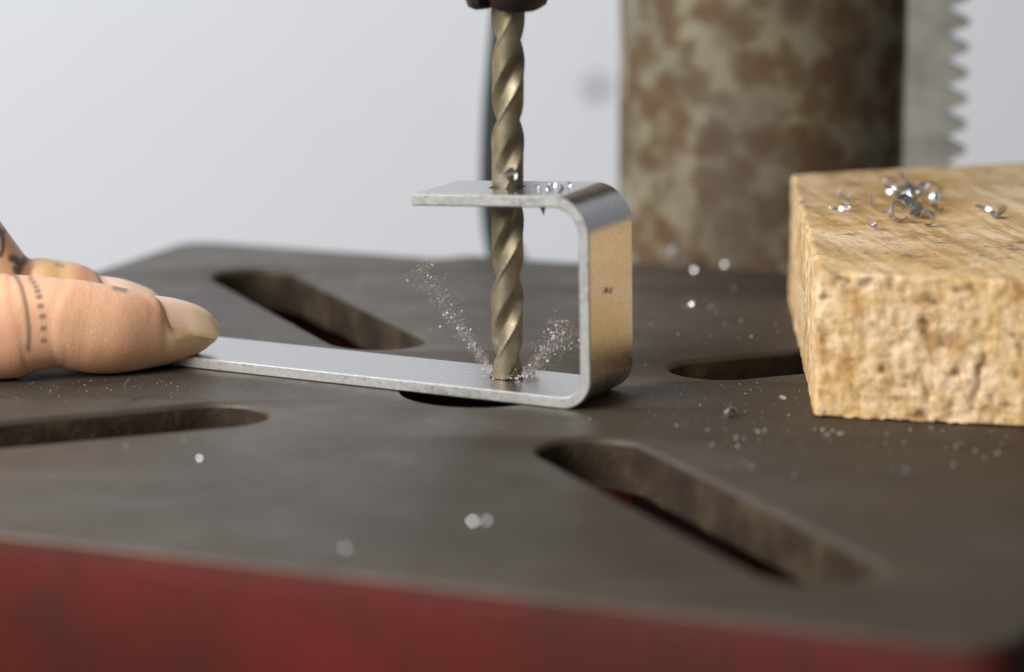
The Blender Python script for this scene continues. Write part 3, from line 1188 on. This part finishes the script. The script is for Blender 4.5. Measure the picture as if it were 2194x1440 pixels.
blend((1 - I) * 0.65 * (1 - ss(X, 60, 100)), (0.88, 0.58, 0.36))
ink = np.zeros(nv)
vis = facing & near


def seg_dist(P_, pts):
    d = np.full(len(P_), 1e9)
    for a, b in zip(pts[:-1], pts[1:]):
        a, b = np.array(a, float), np.array(b, float)
        ab = b - a
        t = np.clip(((P_ - a) @ ab) / (ab @ ab), 0, 1)
        d = np.minimum(d, np.linalg.norm(P_ - (a + t[:, None] * ab), axis=1))
    return d


def draw(mask, pts, width, soft, dark):
    global ink
    d = seg_dist(pp, pts)
    ink = np.maximum(ink, np.where(mask, 1.12 * dark * (1 - ss(d, width * 0.5, width + soft * 1.5)), 0))


mi = vis & is_idx
mm = vis & ~is_idx
draw(mi, [(22, 584), (36, 594), (46, 615), (54, 645), (59, 675), (62, 705), (62, 735), (60, 748)], 1.6, 4.5, 0.62)
draw(mi, [(40, 600), (52, 640), (60, 690)], 2.2, 5, 0.35)
draw(mi, [(58, 742), (62, 749)], 3.0, 4, 0.5)
for x_, y_, r_ in ((66, 597, 2.5), (71, 605, 2.5), (76, 614, 2.5), (80, 624, 3), (84, 636, 3.4), (87, 656, 3.6), (91, 678, 3.8), (93, 704, 3.6), (94, 730, 3.0)):
    draw(mi, [(x_ - 1.5, y_), (x_ + 2, y_)], r_ * 0.8, 4.5, 0.58)
draw(mi, [(247, 616), (268, 620)], 3.0, 6, 0.62)
draw(mm, [(26, 553), (33, 556), (42, 568), (54, 556)], 6, 5, 0.8)
draw(mm, [(34, 575), (38, 584), (42, 575)], 5, 5, 0.8)
circ = [(4 + 9 * math.cos(q / 8 * math.pi), 480 + 22 * math.sin(q / 8 * math.pi)) for q in range(17)]
draw(mm, circ, 2, 3.5, 0.7)
circ = [(0 + 7 * math.cos(q / 8 * math.pi), 520 + 28 * math.sin(q / 8 * math.pi)) for q in range(17)]
draw(mm, circ, 2, 3.5, 0.75)
draw(mm, [(14, 478), (24, 492)], 2, 5, 0.45)
draw(mm, [(122, 566), (134, 570)], 2, 4, 0.4)
at = hme.attributes.new('tone', 'FLOAT_COLOR', 'POINT')
at.data.foreach_set('color', np.concatenate([tone, np.ones((nv, 1))], 1).astype(np.float32).ravel())
at = hme.attributes.new('ink', 'FLOAT', 'POINT')
at.data.foreach_set('value', ink.astype(np.float32))
hand.data.materials.clear(); hand.data.materials.append(M['skin'])
tag(hand, 'bare hand with small finger tattoos pressing the aluminium strip onto the table', 'hand')


def make_nail(N_, parent):
    """curved nail plate: constant transverse curve along the digit's back"""
    ns, nt_ = 48, 32
    v, f, tn = [], [], []
    for s in range(ns + 1):
        for k in range(nt_ + 1):
            w_ = -1 + 2 * k / nt_
            lo = 0.15 * (1 - math.sqrt(max(0, 1 - abs(w_) ** 2.2 * 0.97)))
            hi = 1 - 0.20 * abs(w_) ** 2.2
            u = lo + (hi - lo) * s / ns
            c, R_ = N_.at(u)
            th = N_.theta(u, w_)
            sink = 0.00020 * (1 - min(1, s / ns / 0.12)) + 0.00020 * max(0, abs(w_) - 0.86) / 0.14
            v.append(c + N_.side * math.sin(th) * (R_ - sink) + N_.up * math.cos(th) * (R_ - sink))
            uu = s / ns
            free = 1 / (1 + math.exp(-(uu - 0.88 - 0.03 * w_ * w_) / 0.028))
            lun = math.exp(-((uu - 0.05) / 0.10) ** 2)
            t_ = np.array([0.90, 0.60, 0.45]) * (1 - free) + np.array([0.86, 0.70, 0.33]) * free
            mid_ = 1 / (1 + math.exp(-(uu - 0.50) / 0.06)) * (1 - free)
            t_ = t_ * (1 - 0.65 * mid_) + np.array([0.93, 0.72, 0.42]) * 0.65 * mid_
            t_ = t_ * (1 - 0.3 * lun) + np.array([0.82, 0.60, 0.52]) * 0.3 * lun
            tn.append(t_)
    for s in range(ns):
        for k in range(nt_):
            a = s * (nt_ + 1) + k
            f.append((a, a + 1, a + nt_ + 2, a + nt_ + 1))
    me_ = mesh_py(v, f)
    a_ = me_.attributes.new('tone', 'FLOAT_COLOR', 'POINT')
    a_.data.foreach_set('color', np.concatenate([np.array(tn), np.ones((len(tn), 1))], 1).astype(np.float32).ravel())
    o = link('nail', me_, M['nail'], None, True)
    sd_ = o.modifiers.new('thick', 'SOLIDIFY'); sd_.thickness = 0.00042; sd_.offset = -1
    me_ = bake(o)
    smooth_by_angle(me_, 60)
    o.parent = parent
    return o


make_nail(NAIL_I, hand)
make_nail(NAIL_M, hand)

# ------------------------------------------------------------------ metal shavings
KEYV = np.array(KEY)


def curl(turns, rad, width, thick, rise, seed, n_per=14):
    """ribbon shaving: a loose helix with torn edge"""
    r_ = random.Random(seed)
    n = max(6, int(n_per * turns))
    v, f = [], []
    ph = r_.random() * 6
    for i in range(n + 1):
        t = i / n
        a = ph + turns * 2 * math.pi * t
        R_ = rad * (1 - 0.25 * t + 0.12 * math.sin(5 * t + ph))
        w_ = width * (0.35 + 0.65 * math.sin(math.pi * min(1, t * 0.9 + 0.08))) * (1 + 0.25 * r_.uniform(-1, 1))
        z = rise * t
        for s, rr in ((0, R_), (0, R_ + thick), (1, R_ + thick * 0.7), (1, R_ - thick * 0.3)):
            v.append(((rr + 0.12 * w_ * s) * math.cos(a), (rr + 0.12 * w_ * s) * math.sin(a), z + (s - 0.5) * w_))
    for i in range(n):
        for j in range(4):
            k = (j + 1) % 4
            f.append((i * 4 + j, i * 4 + k, (i + 1) * 4 + k, (i + 1) * 4 + j))
    f += [(3, 2, 1, 0), (n * 4, n * 4 + 1, n * 4 + 2, n * 4 + 3)]
    return mesh_py(v, f)


def flake(size, thick, seed):
    """flat torn chip with an irregular outline and a slight dish"""
    r_ = random.Random(seed)
    n = 8
    v, f = [], []
    rs = [size * r_.uniform(0.65, 1.1) for _ in range(n)]
    for s in (0, 1):
        for i in range(n):
            a = 2 * math.pi * i / n
            x, y = rs[i] * math.cos(a), 0.75 * rs[i] * math.sin(a)
            v.append((x, y, thick * s + 0.10 * size * (x * x + y * y) / (size * size)))
        v.append((0, 0, thick * s))
    for i in range(n):
        j = (i + 1) % n
        f.append((n + 1 + i, n + 1 + j, 2 * n + 1))
        f.append((j, i, n))
        f.append((i, j, n + 1 + j, n + 1 + i))
    return mesh_py(v, f)


def put_chip(name, me_, loc, label, rot=None, glint=False, group='loose aluminium shavings', smooth=True, base=0.0):
    o = link(name, me_, M['chip'])
    smooth_by_angle(me_, 40)
    loc = np.array(loc, float)
    if glint:                                # lies so that its flat side mirrors the lamp
        h = (KEYV - loc) / np.linalg.norm(KEYV - loc) + (CAM - loc) / np.linalg.norm(CAM - loc)
        o.rotation_euler = Vector(h).to_track_quat('Z', 'Y').to_euler()
    elif rot is not None:
        o.rotation_euler = rot
    R_ = o.rotation_euler.to_matrix()
    low = min((R_ @ v.co).z for v in me_.vertices)
    o.location = (loc[0], loc[1], base - low + 0.00002)
    tag(o, label, 'metal shaving', group)
    return o


def block_top(px_, py_):
    p = on_z(px_, py_, zb + 0.0003)
    v_ = (p[1] - c_nl[1]) / (c_fl[1] - c_nl[1])
    return p, zb + 0.0009 * max(0, min(1, v_)) + 0.0001


CL = 'curled aluminium shaving in the tangled heap on top of the wood block'
for i, (px_, py_, tu, ra, wi, ri, rot) in enumerate([
        (1893, 458, 0.85, .0028, .0008, .0006, (1.35, 0.1, 0.3)),
        (1912, 432, 1.6, .0014, .0010, .0012, (0.5, 0.4, 1.0)),
        (1945, 440, 1.3, .0015, .0016, .0010, (1.2, 0.5, 2.0)),
        (1925, 478, 0.8, .0019, .0022, .0008, (1.0, -0.3, 0.6)),
        (1962, 470, 0.9, .0016, .0016, .0008, (0.8, 0.6, 1.9)),
        (1985, 488, 0.6, .0016, .0014, .0006, (1.2, 0.2, 2.7)),
        (1990, 440, 0.9, .0022, .0011, .0010, (1.4, 0.0, 0.2)),
        (2005, 455, 0.6, .0020, .0014, .0006, (1.3, 0.4, 0.9)),
        (1938, 420, 1.2, .0010, .0012, .0008, (0.9, 0.1, 2.2)),
        (1902, 412, 1.5, .0012, .0009, .0014, (1.3, 0.7, 0.5)),
        (1925, 408, 1.1, .0015, .0008, .0010, (0.7, 1.2, 1.7)),
        (1950, 455, 0.7, .0022, .0020, .0007, (1.1, 0.5, 0.9)),
        (1935, 465, 0.6, .0024, .0020, .0006, (1.3, -0.5, 2.4)),
        (2002, 432, 0.8, .0017, .0012, .0009, (1.1, 0.9, 2.9)),
        (1970, 425, 0.9, .0014, .0008, .0008, (0.4, 0.8, 1.1))]):
    p, zz = block_top(px_, py_)
    put_chip('metal_shaving', curl(tu, ra, wi, 0.00012, ri, 40 + i), p, CL, rot, group='shavings heaped on the wood block', base=zz)
for i, (px_, py_, me_, rot, lab) in enumerate([
        (2130, 470, curl(0.45, .0018, .0026, 0.00014, .0004, 61), (1.25, 0.2, 2.2), 'bright upright aluminium shaving standing alone on the wood block top'),
        (2105, 462, curl(0.3, .0030, .0007, 0.00014, .0003, 62), (0.2, 0.2, 1.2), 'thin straight aluminium sliver leaning beside the upright shaving on the wood'),
        (1808, 432, curl(0.6, .0011, .0012, 0.00012, .0003, 63), (1.2, 0.4, 0.4), 'small folded aluminium shaving on the wood block left of the heap'),
        (1797, 458, curl(0.5, .0020, .0006, 0.00012, .0003, 64), (0.3, 0.1, 2.9), 'low curved aluminium shaving lying flat on the wood block beside the heap'),
        (1822, 447, curl(0.4, .0012, .0006, 0.00012, .0002, 65), (0.4, 0.3, 0.6), 'tiny dark aluminium sliver between the folded shaving and the heap'),
        (1872, 494, curl(0.7, .0009, .0009, 0.00012, .0003, 66), (0.9, 0.5, 1.4), 'small dark aluminium shaving on the wood in front of the heap')]):
    p, zz = block_top(px_, py_)
    put_chip('metal_shaving', me_, p, lab, rot, group='single shavings on the wood block', base=zz)

for i, (px_, py_, me_, rot, gl, lab) in enumerate([
        (288, 853, curl(0.42, .0019, .0008, 0.00012, .0002, 71), (1.45, 0.0, 0.35), False, 'bright arched aluminium shaving on the table below the pressing finger'),
        (1564, 890, curl(0.5, .0013, .0013, 0.00012, .0003, 72), (1.1, 0.3, 0.5), False, 'folded grey aluminium shaving on the table beside the wood block'),
        (1677, 853, flake(.00085, .00014, 73), (0.5, 0.3, 0.2), False, 'flat silvery aluminium flake on the table close to the wood block side'),
        (1482, 651, flake(.00030, .00014, 74), None, True, 'round glinting flake on the table between bracket and rusty column'),
        (428, 980, flake(.00022, .00014, 75), None, True, 'glinting flake on the bare table in front of the left slot'),
        (1013, 1115, flake(.00029, .00014, 76), None, True, 'brighter of two neighbouring glinting flakes near the front edge of the table'),
        (1043, 1113, flake(.00019, .00014, 77), None, True, 'dimmer of two neighbouring flakes near the front edge of the table'),
        (740, 1172, flake(.00016, .00014, 78), None, True, 'lone dull flake on the table close above the red front edge'),
        (1940, 1010, flake(.0008, .00014, 79), (0.5, 0.1, 0.1), False, 'dull flake on the table in front of the wood block'),
        (1456, 562, curl(0.7, .0022, .0030, 0.00015, .0006, 80), (1.2, 0.3, 0.3), False, 'large pale shaving leaning at the foot of the rusty column'),
        (1487, 578, flake(.00034, .00016, 81), None, True, 'pale flake lying in front of the large shaving at the column foot'),
        (1552, 566, flake(.00030, .00016, 82), None, True, 'pale flake lying apart at the column foot, nearer the wood block')]):
    p = on_z(px_, py_, 0.0003)
    put_chip('metal_shaving', me_, p, lab, rot, gl, group='shavings lying on the iron table')

# burr and chips around the drilled hole in the bracket arm
pa = np.array([DX, DY])
arm_z = lambda dd_: 0.0338 + T / 2 + (dd_ + 0.0091) * math.tan(math.radians(3.0))
burr_me = curl(0.36, .0020, .0026, 0.0002, .0008, 91)
bu = link('burr', burr_me, M['chip'])
smooth_by_angle(burr_me, 50)
q = on_y(1085, 398, DY - R0 - 0.0004)
bu.rotation_euler = (1.15, 0.35, 0.5)
bu.location = (q[0] - 0.0002, q[1] - 0.0008, q[2] + 0.0006)
bu.parent = bracket
bu['label'] = 'curled burr thrown up beside the drill bit'
b2 = link('burr', mesh_py([(0, 0, 0), (.0011, .0002, 0), (.0006, .0007, 0), (.0007, .0002, -.0016)], [(0, 2, 1), (0, 1, 3), (1, 2, 3), (2, 0, 3)]), M['edge'])
q = on_y(1156, 443, -0.0068)
b2.location = tuple(q)
b2.parent = bracket
b2['label'] = 'small dark burr hanging under the arm'

for i, (px_, py_, sz) in enumerate([(1172, 401, .0006), (1185, 398, .0008), (1205, 402, .0006), (1150, 400, .0005), (1219, 398, .0005), (1195, 408, .0006)]):
    p = on_z(px_, py_, 0.0365)
    dd_ = p[:2] @ DD
    put_chip('metal_shaving', curl(0.5, sz, sz * 1.1, 0.0001, .0002, 100 + i), p, 'tiny dark shaving on top of the bracket arm beside the drill bit', (rnd.uniform(.3, 1.3), rnd.uniform(0, .6), rnd.uniform(0, 6)), group='tiny shavings on the bracket arm', base=arm_z(dd_))
# one chip sticking to the outer side of the bracket's upright
spk = flake(.0008, .0003, 120)
q = DD * 0.0247 + NN * 0.0016
so = link('metal_shaving', spk, M['chip'])
so.rotation_euler = (math.radians(90), 0, AB + math.radians(90))
so.location = (q[0], q[1], 0.0195)
tag(so, 'small grey shaving stuck to the outer face of the bracket upright', 'metal shaving')

# fine chips thrown up round the turning bit, and dust on the table
def flakes_mesh(items, seed):
    r_ = random.Random(seed)
    v, f = [], []
    for p, s in items:
        M_ = Matrix.Rotation(r_.uniform(0, 6.3), 3, 'X') @ Matrix.Rotation(r_.uniform(0, 6.3), 3, 'Y') @ Matrix.Rotation(r_.uniform(0, 6.3), 3, 'Z')
        b = len(v)
        for a in ((1, 0, 0.2), (0, .8, 0), (-.9, 0, .2), (0, -.7, 0), (0, 0, .35), (0, 0, -.25)):
            v.append(Vector(p) + M_ @ Vector(a) * s)
        f += [(b, b + 1, b + 4), (b + 1, b + 2, b + 4), (b + 2, b + 3, b + 4), (b + 3, b, b + 4), (b + 1, b, b + 5), (b + 2, b + 1, b + 5), (b + 3, b + 2, b + 5), (b, b + 3, b + 5)]
    return mesh_py(v, f)


spray = []
for (a_, b_, n_, wid, pw) in (((1054, 796), (890, 568), 2300, 10, 1.6), ((1126, 806), (1222, 690), 2200, 12, 1.3)):
    dirx, diry = b_[0] - a_[0], b_[1] - a_[1]
    L_ = math.hypot(dirx, diry)
    for i in range(n_):
        t = rnd.random() ** pw
        across = rnd.gauss(0, wid * (0.40 + 1.1 * t)) * (1.8 if rnd.random() < 0.25 else 1)
        px_ = a_[0] + dirx * t - diry / L_ * across
        py_ = a_[1] + diry * t + dirx / L_ * across
        p = on_y(px_, py_, DY + rnd.gauss(0, 0.0016))
        p[2] = max(p[2], 0.0023)
        big = rnd.random() < 0.05
        spray.append((p, rnd.uniform(0.00018, 0.00036) if big else rnd.uniform(0.00004, 0.00012)))
for i in range(160):                                          # collected round the point of the bit
    a = rnd.uniform(0, 6.28)
    r_ = R0 + abs(rnd.gauss(0, 0.0012))
    spray.append((np.array([DX + 0.0012 + r_ * math.cos(a), DY + r_ * math.sin(a) * 0.8, 0.0022 + abs(rnd.gauss(0, 0.0006))]), rnd.uniform(0.00014, 0.0004)))
sp = link('flying_chips', flakes_mesh(spray, 3), M['dust'])
tag(sp, 'spray of fine aluminium chips thrown up on both sides of the drill point', 'metal chips', kind='stuff')

dust = []


def inside_slot(x, y):
    for k in range(4):
        a = TH + k * math.pi / 2
        X_, Y_ = x * math.cos(a) + y * math.sin(a), -x * math.sin(a) + y * math.cos(a)
        if abs(Y_) < 0.0102 and 0.0385 < X_ < 0.129:
            return True
    return x * x + y * y < 0.0145 ** 2


def add_dust(px_, py_, s):
    p = on_z(px_, py_, 0.0)
    if not inside_slot(p[0], p[1]):
        p[2] = s * 0.3
        dust.append((p, s))


for i in range(150):
    add_dust(rnd.gauss(700, 190), abs(rnd.gauss(0, 38)) + 545, rnd.uniform(.00012, .00034))
for i in range(70):
    add_dust(rnd.gauss(930, 60), rnd.gauss(620, 45), rnd.uniform(.00012, .0003))
for i in range(110):
    add_dust(rnd.uniform(0, 420), 815 + abs(rnd.gauss(0, 26)), rnd.uniform(.00006, .00018))
for i in range(140):
    add_dust(rnd.uniform(1380, 1760), rnd.uniform(600, 930), rnd.uniform(.0001, .00026))
for i in range(90):
    add_dust(rnd.uniform(1500, 2190), abs(rnd.gauss(0, 50)) + 915, rnd.uniform(.0001, .00034))
for i in range(120):
    add_dust(rnd.uniform(-50, 2250), rnd.uniform(880, 1250), rnd.uniform(.00008, .0002))
for px_, py_, s in ((890, 574, .0006), (912, 573, .0006), (700, 582, .00045), (165, 941, .00045), (270, 957, .0004), (1700, 1020, .0006), (505, 1080, .0005), (1805, 930, .0005), (2110, 985, .0006), (1745, 922, .0004), (1610, 722, .0003), (1585, 824, .0003), (1622, 822, .0003), (610, 926, .0004), (1178, 690, .0003)):
    add_dust(px_, py_, s)
du = link('metal_dust', flakes_mesh(dust, 5), M['dust'])
tag(du, 'fine aluminium dust strewn over the dark iron table', 'metal dust', kind='stuff')
